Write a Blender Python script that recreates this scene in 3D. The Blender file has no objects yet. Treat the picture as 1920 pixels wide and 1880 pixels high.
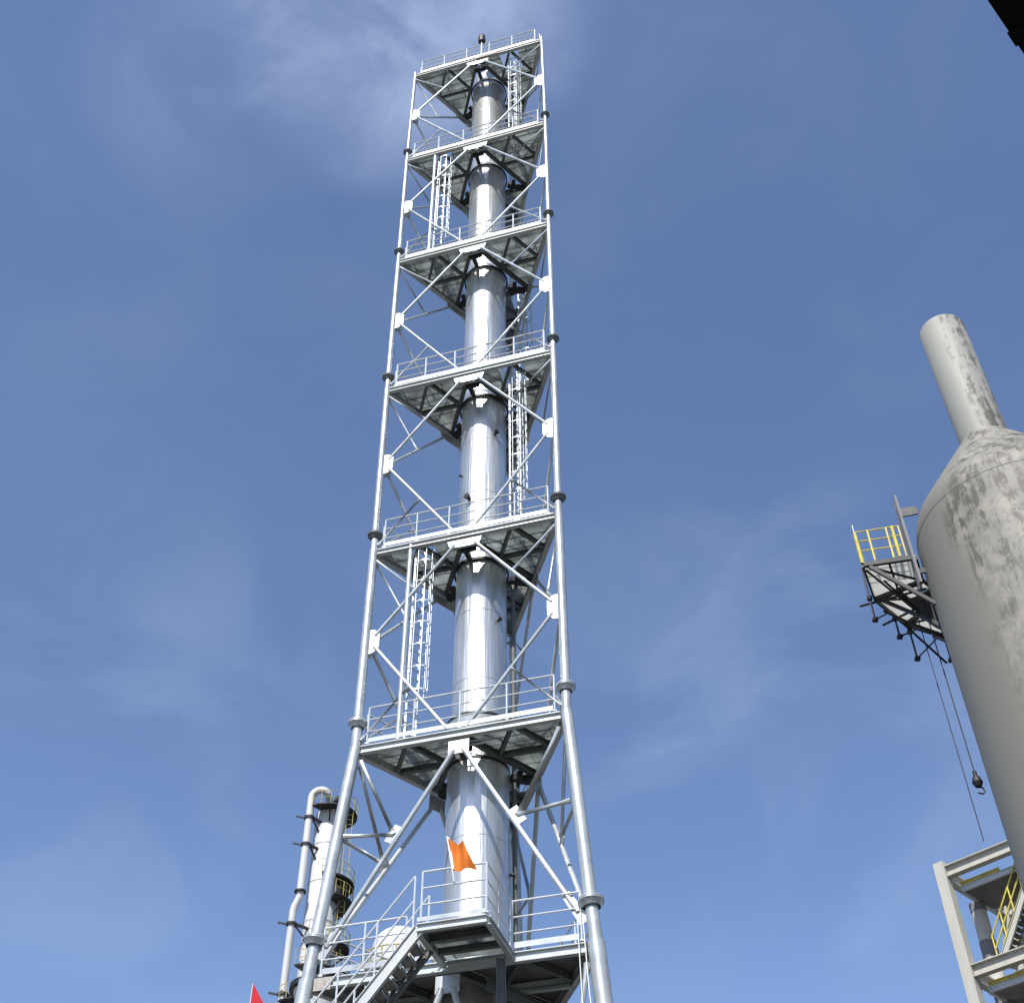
import bpy, bmesh, math, random
from mathutils import Vector as V, Matrix
random.seed(7)
PI = math.pi
S = bpy.context.scene
COL = S.collection
EYE = 1.6

# ------------------------------------------------------------------ camera model (solved from the photograph)
F_PX, EL, ROLL = 2360.9, 0.77546, -0.00712
FW = V((0, math.cos(EL), math.sin(EL)))
_r = V((1, 0, 0)); _u = V((0, -math.sin(EL), math.cos(EL)))
RT = _r*math.cos(ROLL) + _u*math.sin(ROLL)
UP = -_r*math.sin(ROLL) + _u*math.cos(ROLL)
CAM = V((0, 0, EYE))
def ray(px, py):
    return (FW*F_PX + RT*(px-960) - UP*(py-940)).normalized()
def at_dist(px, py, d):                       # point on the ray at horizontal distance d
    q = ray(px, py); return CAM + q*(d/math.hypot(q.x, q.y))
def at_z(px, py, z):                          # point on the ray at world height z
    q = ray(px, py); return CAM + q*((z-EYE)/q.z)

cam = bpy.data.cameras.new('camera'); co = bpy.data.objects.new('camera', cam); COL.objects.link(co)
cam.sensor_width = 36; cam.sensor_fit = 'HORIZONTAL'; cam.lens = F_PX/1920*36
cam.clip_start = 0.1; cam.clip_end = 6000
m = Matrix((RT, UP, -FW)).transposed().to_4x4(); m.translation = CAM
co.matrix_world = m
S.camera = co

# ------------------------------------------------------------------ object helpers
def obj(name, bm, mat, parent=None, smooth=True, label=None):
    me = bpy.data.meshes.new(name)
    bmesh.ops.remove_doubles(bm, verts=bm.verts, dist=1e-5)
    bmesh.ops.recalc_face_normals(bm, faces=bm.faces)
    bm.to_mesh(me); bm.free()
    for mm in (mat if isinstance(mat, (list, tuple)) else [mat]): me.materials.append(mm)
    if smooth:
        me.set_sharp_from_angle(angle=math.radians(35))
        for p in me.polygons: p.use_smooth = True
    o = bpy.data.objects.new(name, me); COL.objects.link(o)
    if parent is not None:
        o.parent = parent
        o.matrix_parent_inverse = wm(parent).inverted()
    if label: o['label'] = label
    return o
def wm(o):
    mtx = Matrix.LocRotScale(o.location, o.rotation_euler, o.scale)
    return (wm(o.parent) @ o.matrix_parent_inverse @ mtx) if o.parent else mtx
def tag(o, label, cat, group=None):
    o['label'] = label; o['category'] = cat
    if group: o['group'] = group
    return o
def thing(name, label, cat, loc=(0, 0, 0), group=None):
    o = bpy.data.objects.new(name, None); COL.objects.link(o); o.location = loc; o.empty_display_size = .3
    return tag(o, label, cat, group)

def NB(): return bmesh.new()
def frame_of(d):
    d = d.normalized()
    a = V((0, 0, 1)) if abs(d.z) < .95 else V((1, 0, 0))
    x = d.cross(a).normalized(); return x, x.cross(d).normalized(), d      # side, up-ish, along
def tube(bm, a, b, r, n=10, r2=None, caps=True):
    a, b = V(a), V(b); x, y, d = frame_of(b-a); r2 = r if r2 is None else r2
    A = [bm.verts.new(a + x*r*math.cos(t) + y*r*math.sin(t)) for t in [2*PI*i/n for i in range(n)]]
    B = [bm.verts.new(b + x*r2*math.cos(t) + y*r2*math.sin(t)) for t in [2*PI*i/n for i in range(n)]]
    for i in range(n): bm.faces.new((A[i], A[(i+1) % n], B[(i+1) % n], B[i]))
    if caps: bm.faces.new(A[::-1]); bm.faces.new(B)
def polytube(bm, pts, r, n=10):
    pts = [V(p) for p in pts]; rings = []
    for i, p in enumerate(pts):
        d = (pts[min(i+1, len(pts)-1)] - pts[max(i-1, 0)])
        if i == 0: x, y, _ = frame_of(d)
        else:
            d = d.normalized(); x = (x - d*x.dot(d)).normalized(); y = x.cross(d)
        rings.append([bm.verts.new(p + x*r*math.cos(2*PI*k/n) + y*r*math.sin(2*PI*k/n)) for k in range(n)])
    for a, b in zip(rings, rings[1:]):
        for k in range(n): bm.faces.new((a[k], a[(k+1) % n], b[(k+1) % n], b[k]))
    bm.faces.new(rings[0][::-1]); bm.faces.new(rings[-1])
def lathe(bm, cx, cy, prof, n=48, a0=0, a1=2*PI, closed=True):
    full = abs(a1-a0-2*PI) < 1e-6; k = n if full else n+1; rings = []
    for r, z in prof:
        rings.append([bm.verts.new((cx+r*math.cos(a0+(a1-a0)*i/n), cy+r*math.sin(a0+(a1-a0)*i/n), z)) for i in range(k)])
    prs = list(zip(rings, rings[1:])) + ([(rings[-1], rings[0])] if closed else [])
    for a, b in prs:
        for i in range(n): bm.faces.new((a[i], a[(i+1) % k], b[(i+1) % k], b[i]))
    if not full and closed:
        bm.faces.new([q[0] for q in rings]); bm.faces.new([q[-1] for q in rings][::-1])
def hexa(bm, p):                                # 8 points: bottom 4, top 4
    v = [bm.verts.new(q) for q in p]
    for f in ((3, 2, 1, 0), (4, 5, 6, 7), (0, 1, 5, 4), (1, 2, 6, 5), (2, 3, 7, 6), (3, 0, 4, 7)): bm.faces.new([v[i] for i in f])
def obox(bm, c, ux, uy, uz, sx, sy, sz):        # oriented box about its centre
    c = V(c); ux, uy, uz = ux*sx/2, uy*sy/2, uz*sz/2
    hexa(bm, [c-ux-uy-uz, c+ux-uy-uz, c+ux+uy-uz, c-ux+uy-uz, c-ux-uy+uz, c+ux-uy+uz, c+ux+uy+uz, c-ux+uy+uz])
def bar(bm, a, b, w, h, dz=0):                  # rectangular bar from a to b, w across, h upward
    a, b = V(a), V(b); x, y, d = frame_of(b-a)
    obox(bm, (a+b)/2 + V((0, 0, dz)), x, y, d, w, h, (b-a).length)
def ibeam(bm, a, b, w, h, t=.022):              # I-section with its top at the given points
    a, b = V(a), V(b); x, y, d = frame_of(b-a)
    if y.z < 0: x, y = -x, -y
    L = (b-a).length; m_ = (a+b)/2
    prof = [(-w/2, 0), (-w/2, -t), (-t/2, -t), (-t/2, -h+t), (-w/2, -h+t), (-w/2, -h), (w/2, -h), (w/2, -h+t), (t/2, -h+t), (t/2, -t), (w/2, -t), (w/2, 0)]
    A = [bm.verts.new(a + x*px + y*py) for px, py in prof]; B = [bm.verts.new(b + x*px + y*py) for px, py in prof]
    n = len(prof)
    for i in range(n): bm.faces.new((A[i], A[(i+1) % n], B[(i+1) % n], B[i]))
    bm.faces.new(A[::-1]); bm.faces.new(B)
def prism(bm, poly, z0, z1):
    A = [bm.verts.new((p[0], p[1], z0)) for p in poly]; B = [bm.verts.new((p[0], p[1], z1)) for p in poly]
    n = len(poly)
    for i in range(n): bm.faces.new((A[i], A[(i+1) % n], B[(i+1) % n], B[i]))
    bm.faces.new(A[::-1]); bm.faces.new(B)
def plate(bm, c, u, v, pts, t):                 # flat plate with outline pts in the (u, v) plane, t thick
    c = V(c); n = u.cross(v).normalized()
    A = [bm.verts.new(c + u*p + v*q - n*t/2) for p, q in pts]; B = [bm.verts.new(c + u*p + v*q + n*t/2) for p, q in pts]
    k = len(pts)
    for i in range(k): bm.faces.new((A[i], A[(i+1) % k], B[(i+1) % k], B[i]))
    bm.faces.new(A[::-1]); bm.faces.new(B)
def clip(poly, p, n):                           # keep the side of the line where (q-p).n >= 0
    out = []
    for i in range(len(poly)):
        a, b = poly[i], poly[(i+1) % len(poly)]
        da, db = (a-p).dot(n), (b-p).dot(n)
        if da >= 0: out.append(a)
        if (da < 0) != (db < 0): out.append(a + (b-a)*(da/(da-db)))
    return out

# ------------------------------------------------------------------ materials
def mat(name, col, rough=.5, metal=0., var=.0, scale=3., bump=0., dirt=None, dirt_amt=0., streak=False, spec=.5):
    m_ = bpy.data.materials.new(name); m_.use_nodes = True; nt = m_.node_tree; N = nt.nodes; L = nt.links
    b = N['Principled BSDF']; b.inputs['Roughness'].default_value = rough; b.inputs['Metallic'].default_value = metal
    b.inputs['Specular IOR Level'].default_value = spec
    tc = N.new('ShaderNodeTexCoord'); mp = N.new('ShaderNodeMapping'); L.new(tc.outputs['Object'], mp.inputs['Vector'])
    if streak: mp.inputs['Scale'].default_value = (1, 1, .12)
    nz = N.new('ShaderNodeTexNoise'); nz.inputs['Scale'].default_value = scale; nz.inputs['Detail'].default_value = 6; nz.inputs['Roughness'].default_value = .62
    L.new(mp.outputs['Vector'], nz.inputs['Vector'])
    cr = N.new('ShaderNodeValToRGB'); cr.color_ramp.elements[0].position = .3; cr.color_ramp.elements[1].position = .72
    lo = [c*(1-var) for c in col]; hi = [min(1, c*(1+var*.6)) for c in col]
    cr.color_ramp.elements[0].color = (*lo, 1); cr.color_ramp.elements[1].color = (*hi, 1)
    L.new(nz.outputs['Fac'], cr.inputs['Fac']); out = cr.outputs['Color']
    if dirt:
        n2 = N.new('ShaderNodeTexNoise'); n2.inputs['Scale'].default_value = scale*.45; n2.inputs['Detail'].default_value = 9; n2.inputs['Roughness'].default_value = .7
        L.new(mp.outputs['Vector'], n2.inputs['Vector'])
        r2 = N.new('ShaderNodeValToRGB'); r2.color_ramp.elements[0].position = .5; r2.color_ramp.elements[1].position = .68
        r2.color_ramp.elements[0].color = (0, 0, 0, 1); r2.color_ramp.elements[1].color = (dirt_amt,)*3+(1,)
        L.new(n2.outputs['Fac'], r2.inputs['Fac'])
        mx = N.new('ShaderNodeMix'); mx.data_type = 'RGBA'; L.new(r2.outputs['Color'], mx.inputs['Factor'])
        L.new(out, mx.inputs['A']); mx.inputs['B'].default_value = (*dirt, 1); out = mx.outputs['Result']
    L.new(out, b.inputs['Base Color'])
    rr = N.new('ShaderNodeMapRange'); rr.inputs['To Min'].default_value = max(.05, rough-.1); rr.inputs['To Max'].default_value = min(1, rough+.12)
    L.new(nz.outputs['Fac'], rr.inputs['Value']); L.new(rr.outputs['Result'], b.inputs['Roughness'])
    if bump:
        bp = N.new('ShaderNodeBump'); bp.inputs['Strength'].default_value = bump; bp.inputs['Distance'].default_value = .02
        L.new(nz.outputs['Fac'], bp.inputs['Height']); L.new(bp.outputs['Normal'], b.inputs['Normal'])
    return m_
def translucent(m_, amt, col):
    nt = m_.node_tree; N = nt.nodes; L = nt.links; b = N['Principled BSDF']; o = N['Material Output']
    t = N.new('ShaderNodeBsdfTranslucent'); t.inputs['Color'].default_value = (*col, 1)
    mx = N.new('ShaderNodeMixShader'); mx.inputs['Fac'].default_value = amt
    L.new(b.outputs['BSDF'], mx.inputs[1]); L.new(t.outputs['BSDF'], mx.inputs[2]); L.new(mx.outputs['Shader'], o.inputs['Surface'])
    return m_

M = {}
M['steel'] = mat('pale_painted_steel', (.47, .50, .50), .36, .45, .2, 2.2, dirt=(.30, .28, .25), dirt_amt=.5)
M['beam'] = mat('pale_beam_steel', (.46, .49, .48), .45, .25, .12, 1.6, dirt=(.36, .24, .18), dirt_amt=.45)
M['joist'] = mat('dark_grey_steel', (.11, .12, .115), .6, .0, .25, 2.)  # joists; also the shaded tone of the landing post and upper flanges
M['rail'] = mat('galvanised_tube', (.60, .63, .64), .4, .25, .12, 4.)
M['rust'] = mat('rusty_steel', (.40, .36, .33), .8, 0, .3, 9., dirt=(.16, .07, .04), dirt_amt=.9)
M['dark'] = mat('dark_steel', (.022, .022, .022), .55, .2, .3, 5.)
M['grate'] = translucent(mat('pale_grating', (.44, .45, .44), .6, 0, .16, 3., dirt=(.22, .22, .20), dirt_amt=.5), .58, (.70, .74, .72))
def panel_lines(m_, w, h, dark):
    nt = m_.node_tree; N = nt.nodes; L = nt.links; b = N['Principled BSDF']; tr = [n for n in N if n.type == 'BSDF_TRANSLUCENT'][0]
    tc = N.new('ShaderNodeTexCoord'); mp = N.new('ShaderNodeMapping'); mp.inputs['Rotation'].default_value = (0, 0, .2821); L.new(tc.outputs['Object'], mp.inputs['Vector'])
    br = N.new('ShaderNodeTexBrick'); br.inputs['Scale'].default_value = 1; br.inputs['Brick Width'].default_value = w; br.inputs['Row Height'].default_value = h
    br.inputs['Mortar Size'].default_value = .018; br.inputs['Mortar Smooth'].default_value = .1; br.inputs['Color1'].default_value = (1, 1, 1, 1); br.inputs['Color2'].default_value = (.8, .82, .8, 1); br.inputs['Mortar'].default_value = (dark,)*3+(1,)
    L.new(mp.outputs['Vector'], br.inputs['Vector'])
    n = N.new('ShaderNodeTexNoise'); n.inputs['Scale'].default_value = 1.7; n.inputs['Detail'].default_value = 8; L.new(tc.outputs['Object'], n.inputs['Vector'])
    r = N.new('ShaderNodeMapRange'); r.inputs['From Min'].default_value = .3; r.inputs['From Max'].default_value = .65; r.inputs['To Min'].default_value = .5; r.inputs['To Max'].default_value = 1; L.new(n.outputs['Fac'], r.inputs['Value'])
    mm = N.new('ShaderNodeMix'); mm.data_type = 'RGBA'; mm.blend_type = 'MULTIPLY'; mm.inputs['Factor'].default_value = 1
    L.new(br.outputs['Color'], mm.inputs['A']); L.new(r.outputs['Result'], mm.inputs['B'])
    prev = b.inputs['Base Color'].links[0].from_socket
    for src, dst in ((prev, b.inputs['Base Color']), (None, tr.inputs['Color'])):
        q = N.new('ShaderNodeMix'); q.data_type = 'RGBA'; q.blend_type = 'MULTIPLY'; q.inputs['Factor'].default_value = 1
        if src: L.new(src, q.inputs['A'])
        else: q.inputs['A'].default_value = tr.inputs['Color'].default_value
        L.new(mm.outputs['Result'], q.inputs['B']); L.new(q.outputs['Result'], dst)
panel_lines(M['grate'], 1.3, .45, .35)
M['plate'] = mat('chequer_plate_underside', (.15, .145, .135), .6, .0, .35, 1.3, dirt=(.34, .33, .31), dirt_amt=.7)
M['paleplate'] = translucent(mat('white_deck_panel', (.8, .8, .78), .5, 0, .05, 3.), .6, (.85, .85, .82))
M['white'] = mat('white_cladding', (.52, .52, .51), .5, 0, .12, .6, dirt=(.30, .29, .28), dirt_amt=.5, streak=True)
M['alu'] = mat('aluminium_cladding', (.66, .67, .67), .36, .45, .08, .8, streak=True)
M['yellow'] = mat('yellow_paint', (.58, .48, .07), .5, 0, .2, 6., dirt=(.25, .2, .12), dirt_amt=.5)
M['faded'] = mat('faded_yellow_paint', (.40, .34, .10), .6, 0, .25, 6.)
M['concrete'] = mat('pale_concrete', (.43, .415, .36), .8, 0, .12, 3., dirt=(.30, .285, .245), dirt_amt=.4, streak=True)
M['beige'] = mat('beige_cladding', (.50, .47, .42), .7, 0, .08, 3.)
M['band'] = mat('grey_band_paint', (.19, .19, .20), .7, 0, .1, 3.)
M['orange'] = translucent(mat('orange_cloth', (.85, .27, .03), .8, 0, .12, 5.), .4, (.9, .3, .03))
M['red'] = translucent(mat('red_cloth', (.62, .025, .045), .8, 0, .15, 5.), .35, (.7, .03, .05))
M['cloth_white'] = mat('white_cloth', (.8, .78, .74), .8)
M['rope'] = mat('white_rope', (.72, .72, .7), .8)
M['black'] = mat('black_roofing', (.008, .008, .008), .9, 0, .2, 4., spec=.1)
M['ground'] = mat('weathered_concrete_ground', (.085, .082, .076), .9, 0, .25, .25, bump=.3, dirt=(.05, .05, .048), dirt_amt=.6)

def stack_material():
    m_ = mat('brushed_stainless_stack', (.69, .70, .675), .31, .80, .2, 1.1, dirt=(.36, .33, .29), dirt_amt=.6, streak=True)
    nt = m_.node_tree; N = nt.nodes; L = nt.links; b = N['Principled BSDF']
    tc = N.new('ShaderNodeTexCoord'); mp = N.new('ShaderNodeMapping'); mp.inputs['Scale'].default_value = (5, 5, .18)
    L.new(tc.outputs['Object'], mp.inputs['Vector'])
    n = N.new('ShaderNodeTexNoise'); n.inputs['Scale'].default_value = 1.6; n.inputs['Detail'].default_value = 5
    L.new(mp.outputs['Vector'], n.inputs['Vector'])
    bp = N.new('ShaderNodeBump'); bp.inputs['Strength'].default_value = .36; bp.inputs['Distance'].default_value = .07
    L.new(n.outputs['Fac'], bp.inputs['Height']); L.new(bp.outputs['Normal'], b.inputs['Normal'])
    return m_
M['stack'] = stack_material()

def vessel_material(name, side, z_hi, base=(.178, .172, .145)):
    # weathered grey lining with blotchy dark run-off stains on the side facing `side`
    m_ = mat(name, base, .62, .0, .07, .9, streak=True); nt = m_.node_tree; N = nt.nodes; L = nt.links; b = N['Principled BSDF']
    prev = b.inputs['Base Color'].links[0].from_socket
    tc = N.new('ShaderNodeTexCoord')
    sx = N.new('ShaderNodeSeparateXYZ'); L.new(tc.outputs['Object'], sx.inputs[0])
    nrm = N.new('ShaderNodeVectorMath'); nrm.operation = 'MULTIPLY'; nrm.inputs[1].default_value = (1, 1, 0); L.new(tc.outputs['Object'], nrm.inputs[0])
    nn = N.new('ShaderNodeVectorMath'); nn.operation = 'NORMALIZE'; L.new(nrm.outputs[0], nn.inputs[0])
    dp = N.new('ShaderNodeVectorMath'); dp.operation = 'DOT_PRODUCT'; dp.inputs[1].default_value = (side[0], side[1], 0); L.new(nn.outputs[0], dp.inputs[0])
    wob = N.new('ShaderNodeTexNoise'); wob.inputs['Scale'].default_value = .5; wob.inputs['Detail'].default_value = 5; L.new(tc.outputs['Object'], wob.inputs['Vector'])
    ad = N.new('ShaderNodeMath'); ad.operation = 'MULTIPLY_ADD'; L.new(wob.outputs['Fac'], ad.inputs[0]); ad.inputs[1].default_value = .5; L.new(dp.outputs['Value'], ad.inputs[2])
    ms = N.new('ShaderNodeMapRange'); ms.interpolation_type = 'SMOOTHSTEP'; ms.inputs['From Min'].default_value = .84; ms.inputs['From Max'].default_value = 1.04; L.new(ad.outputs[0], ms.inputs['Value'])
    mp = N.new('ShaderNodeMapping'); mp.inputs['Scale'].default_value = (1, 1, .75); mp.inputs['Rotation'].default_value = (.35, .3, 0); L.new(tc.outputs['Object'], mp.inputs['Vector'])
    st = N.new('ShaderNodeTexNoise'); st.inputs['Scale'].default_value = 2.3; st.inputs['Detail'].default_value = 12; st.inputs['Roughness'].default_value = .74; st.inputs['Distortion'].default_value = .25
    L.new(mp.outputs['Vector'], st.inputs['Vector'])
    sr = N.new('ShaderNodeMapRange'); sr.interpolation_type = 'SMOOTHSTEP'; sr.inputs['From Min'].default_value = .46; sr.inputs['From Max'].default_value = .64; L.new(st.outputs['Fac'], sr.inputs['Value'])
    hz = N.new('ShaderNodeMapRange'); hz.interpolation_type = 'SMOOTHSTEP'; hz.inputs['From Min'].default_value = z_hi-15; hz.inputs['From Max'].default_value = z_hi-4.5; L.new(sx.outputs['Z'], hz.inputs['Value'])
    mpv = N.new('ShaderNodeMapping'); mpv.inputs['Scale'].default_value = (5.2, 5.2, .5); L.new(tc.outputs['Object'], mpv.inputs['Vector'])
    sv = N.new('ShaderNodeTexNoise'); sv.inputs['Scale'].default_value = 1.; sv.inputs['Detail'].default_value = 10; sv.inputs['Roughness'].default_value = .65; sv.inputs['Distortion'].default_value = .4; L.new(mpv.outputs['Vector'], sv.inputs['Vector'])
    av = N.new('ShaderNodeMath'); av.operation = 'MULTIPLY_ADD'; L.new(sv.outputs['Fac'], av.inputs[0]); av.inputs[1].default_value = .9; L.new(st.outputs['Fac'], av.inputs[2])
    sub = N.new('ShaderNodeMath'); sub.operation = 'SUBTRACT'; L.new(av.outputs[0], sub.inputs[0]); sub.inputs[1].default_value = .45; L.new(sub.outputs[0], sr.inputs['Value'])
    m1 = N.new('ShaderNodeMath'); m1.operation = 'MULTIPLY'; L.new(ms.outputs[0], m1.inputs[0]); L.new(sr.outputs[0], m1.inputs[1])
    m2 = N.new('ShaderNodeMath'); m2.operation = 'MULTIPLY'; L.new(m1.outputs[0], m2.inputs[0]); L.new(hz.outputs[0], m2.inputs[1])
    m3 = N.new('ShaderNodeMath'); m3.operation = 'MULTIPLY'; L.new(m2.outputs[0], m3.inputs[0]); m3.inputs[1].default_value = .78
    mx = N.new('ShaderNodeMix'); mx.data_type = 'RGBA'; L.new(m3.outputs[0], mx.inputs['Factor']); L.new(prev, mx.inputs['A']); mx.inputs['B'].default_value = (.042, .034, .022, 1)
    # pale washed areas between the stains
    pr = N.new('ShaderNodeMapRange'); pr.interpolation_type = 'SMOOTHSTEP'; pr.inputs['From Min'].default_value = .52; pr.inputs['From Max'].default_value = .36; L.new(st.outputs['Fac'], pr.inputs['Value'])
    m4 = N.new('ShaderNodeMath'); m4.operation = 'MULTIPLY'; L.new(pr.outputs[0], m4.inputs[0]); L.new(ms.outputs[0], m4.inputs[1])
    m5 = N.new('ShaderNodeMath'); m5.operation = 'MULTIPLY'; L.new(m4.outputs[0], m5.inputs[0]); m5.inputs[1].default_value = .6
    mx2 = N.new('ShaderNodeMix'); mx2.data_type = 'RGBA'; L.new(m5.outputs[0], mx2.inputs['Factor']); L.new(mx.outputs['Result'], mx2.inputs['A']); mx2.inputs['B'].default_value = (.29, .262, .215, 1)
    L.new(mx2.outputs['Result'], b.inputs['Base Color'])
    return m_

# ------------------------------------------------------------------ ground
bm = NB(); v = [bm.verts.new((x, y, 0)) for x, y in ((-3000, -3000), (3000, -3000), (3000, 3000), (-3000, 3000))]; bm.faces.new(v)
g = obj('ground', bm, M['ground'], smooth=False); g['kind'] = 'structure'

# ------------------------------------------------------------------ the lattice tower
OX, OY = -0.91276, 27.98512
PHI = -0.28206
ZL = [z+EYE for z in (53.597, 46.349, 39.190, 31.897, 24.684, 17.947, 11.860)]
SL = [5.925, 5.909, 5.795, 5.699, 5.573, 5.547, 6.521]
def corner(k, z, s):
    a = PHI + math.radians((-150, -30, 90)[k]); R = s/math.sqrt(3)
    return V((OX+R*math.cos(a), OY+R*math.sin(a), z))
C = [[corner(k, ZL[i], SL[i]) for k in range(3)] for i in range(7)]
slope = (SL[6]-SL[5])/(ZL[5]-ZL[6])
S0 = SL[6] + slope*ZL[6]
C.append([corner(k, 0, S0) for k in range(3)])
ZL8 = ZL + [0.0]
EX = (C[6][1]-C[6][0]).normalized()                 # along the front face, to the right
NF = V((EX.y, -EX.x, 0))                            # out of the front face
UZ = V((0, 0, 1))

tower = thing('lattice_tower', 'tall pale steel lattice tower with seven triangular platforms around the silver stack', 'tower', (OX, OY, 0))
LEG_D = [.15, .165, .185, .21, .25, .30, .38]
for k in range(3):
    bm = NB()
    for i in range(7):
        a, b = C[i][k].copy(), C[i+1][k].copy()
        if i == 0: a = a + UZ*.22
        tube(bm, a, b, LEG_D[i]/2, 16, LEG_D[i]/2)
    leg = obj('leg', bm, M['steel'], tower)
    for i in range(1, 7):
        h = (.62, .62, .62, .62, .75, .95)[i-1]
        d = (C[i-1][k]-C[i][k]).normalized(); p = C[i][k] + d*h
        rr = LEG_D[i]/2
        bm = NB()
        tube(bm, p-d*.035, p-d*.004, rr+.10, 20); tube(bm, p+d*.004, p+d*.035, rr+.10, 20)
        tube(bm, p-d*.16, p-d*.035, rr+.012, 16, rr+.085, caps=False)
        for q in range(10):
            t = 2*PI*q/10; x, y, _ = frame_of(d); e = x*math.cos(t)+y*math.sin(t)
            tube(bm, p+e*(rr+.065)-d*.07, p+e*(rr+.065)+d*.07, .016, 6)
        obj('flange', bm, M['steel'] if i >= 5 else M['joist'], leg)  # upper ones dark all over, colour standing for their shaded undersides

def mid(i, f, dz=0.):                                # middle of face f's edge at level i
    return (C[i][f]+C[i][(f+1) % 3])/2 + UZ*dz
def brace(a, b, r, name='diagonal_brace'):
    bm = NB(); d = (b-a).normalized(); L = (b-a).length
    if name == 'strut':
        e = min(.35, L*.2)
        tube(bm, a, a+d*e, r*1.5, 8, r, caps=True); tube(bm, a+d*e, b-d*e, r, 8, r, caps=False); tube(bm, b-d*e, b, r, 8, r*1.5, caps=True)
    else:
        tube(bm, a, b, r, 10)
    return obj(name, bm, M['steel'], tower)
for i in range(5):                                   # diamond bracing between level i and i+1
    R = (.046, .046, .046, .046, .05)[i]
    for f in range(3):
        A1, B1, A2, B2 = C[i][f], C[i][(f+1) % 3], C[i+1][f], C[i+1][(f+1) % 3]
        ex = (B2-A2).normalized(); ez = ((A1+B1)-(A2+B2)).normalized()
        LA, LB = (A1+A2)/2, (B1+B2)/2
        mt, mb = mid(i, f, -.42), mid(i+1, f, .12)
        q = LEG_D[i]/2
        la, lb = LA+ex*(q+.16), LB-ex*(q+.16)
        brace(la+ez*.2, mt-ex*.3, R); brace(lb+ez*.2, mt+ex*.3, R)
        brace(la-ez*.2, mb-ex*.34, R); brace(lb-ez*.2, mb+ex*.22, R)
        # secondary struts from the corners to the middle of each diagonal
        for (leg_pt, s_, d0, d1) in ((A1-UZ*.42, 1, la+ez*.2, mt-ex*.3), (B1-UZ*.42, -1, lb+ez*.2, mt+ex*.3), (A2+UZ*.2, 1, la-ez*.2, mb-ex*.34), (B2+UZ*.2, -1, lb-ez*.2, mb+ex*.22)):
            brace(leg_pt+ex*s_*q, (d0+d1)/2, R*.62, 'strut')
        bm = NB(); plate(bm, mid(i, f, -.36), ex, ez, [(-.52, .12), (-.45, -.12), (-.2, -.17), (.2, -.17), (.45, -.12), (.52, .12)], .03); obj('gusset_plate', bm, M['steel'], tower, False)
        for P, s_ in ((LA, 1), (LB, -1)):
            bm = NB(); w = .34
            plate(bm, P+ex*s_*q*.6, ex*s_, ez, [(0, -.42), (w*.5, -.40), (w, -.24), (w, .24), (w*.5, .40), (0, .42)], .03); obj('gusset_plate', bm, M['steel'], tower, False)
for i in (5, 6):                                     # inverted V below the two lowest platforms
    R = .062 if i == 5 else .075
    for f in range(3):
        A1, B1, A2, B2 = C[i][f], C[i][(f+1) % 3], C[i+1][f], C[i+1][(f+1) % 3]
        ex = (B2-A2).normalized(); ez = ((A1+B1)-(A2+B2)).normalized()
        mt = mid(i, f, -.48)
        la, lb = A2+(A1-A2)*(.12 if i == 5 else .03)+ex*.3, B2+(B1-B2)*(.12 if i == 5 else .03)-ex*.3
        brace(la, mt-ex*.13-ez*.1, R); brace(lb, mt+ex*.13-ez*.1, R)
        bm = NB(); plate(bm, mid(i, f, -.46), ex, ez, [(-.27, .17), (-.27, -.22), (.27, -.22), (.27, .17)], .035); obj('gusset_plate', bm, M['steel'], tower, False)
        for (cor, low, s_, e0) in ((A1, A2, 1, la), (B1, B2, -1, lb)):
            t = .46; node = e0 + (mt+ex*(-.13*s_)-ez*.1-e0)*(1-t)
            dd = (mt-e0).normalized(); nn_ = (ex*s_*-1 + dd*dd.dot(ex*s_)).normalized()
            brace(cor-ez*.45+ex*s_*.2, node+nn_*.14, R*.75, 'strut')
            lp = cor+(low-cor)*.42
            brace(lp+ex*s_*.18, node+nn_*.14, R*.75, 'strut')
            bm = NB(); plate(bm, node+nn_*.10, dd, nn_, [(-.24, -.16), (.24, -.16), (.24, .16), (-.24, .16)], .03); obj('gusset_plate', bm, M['steel'], tower, False)
            # end shoes
            bm = NB(); d2 = (mt-e0).normalized()
            plate(bm, e0+d2*.25, d2, nn_, [(-.55, -.13), (.3, -.10), (.3, .10), (-.55, .13)], .03); obj('gusset_plate', bm, M['steel'], tower, False)

def railing(pts, parent, mat_, h=1.12, r=.021, spacing=1.25, rails=(.38, .75, 1.12), name='railing', ends=(True, True), flag=None):
    bm = NB()
    for a, b in zip(pts, pts[1:]):
        L = (b-a).length; n = max(1, round(L/spacing))
        for q in range(n+1):
            if q == 0 and not ends[0]: continue
            p = a+(b-a)*q/n; tube(bm, p, p+UZ*h, r, 6)
            obox(bm, p+UZ*.02, V((1, 0, 0)), V((0, 1, 0)), UZ, .09, .09, .03)
        for z in rails: tube(bm, a+UZ*z, b+UZ*z, r*(1 if z == max(rails) else .8), 6)
    return obj(name, bm, mat_, parent)

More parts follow.
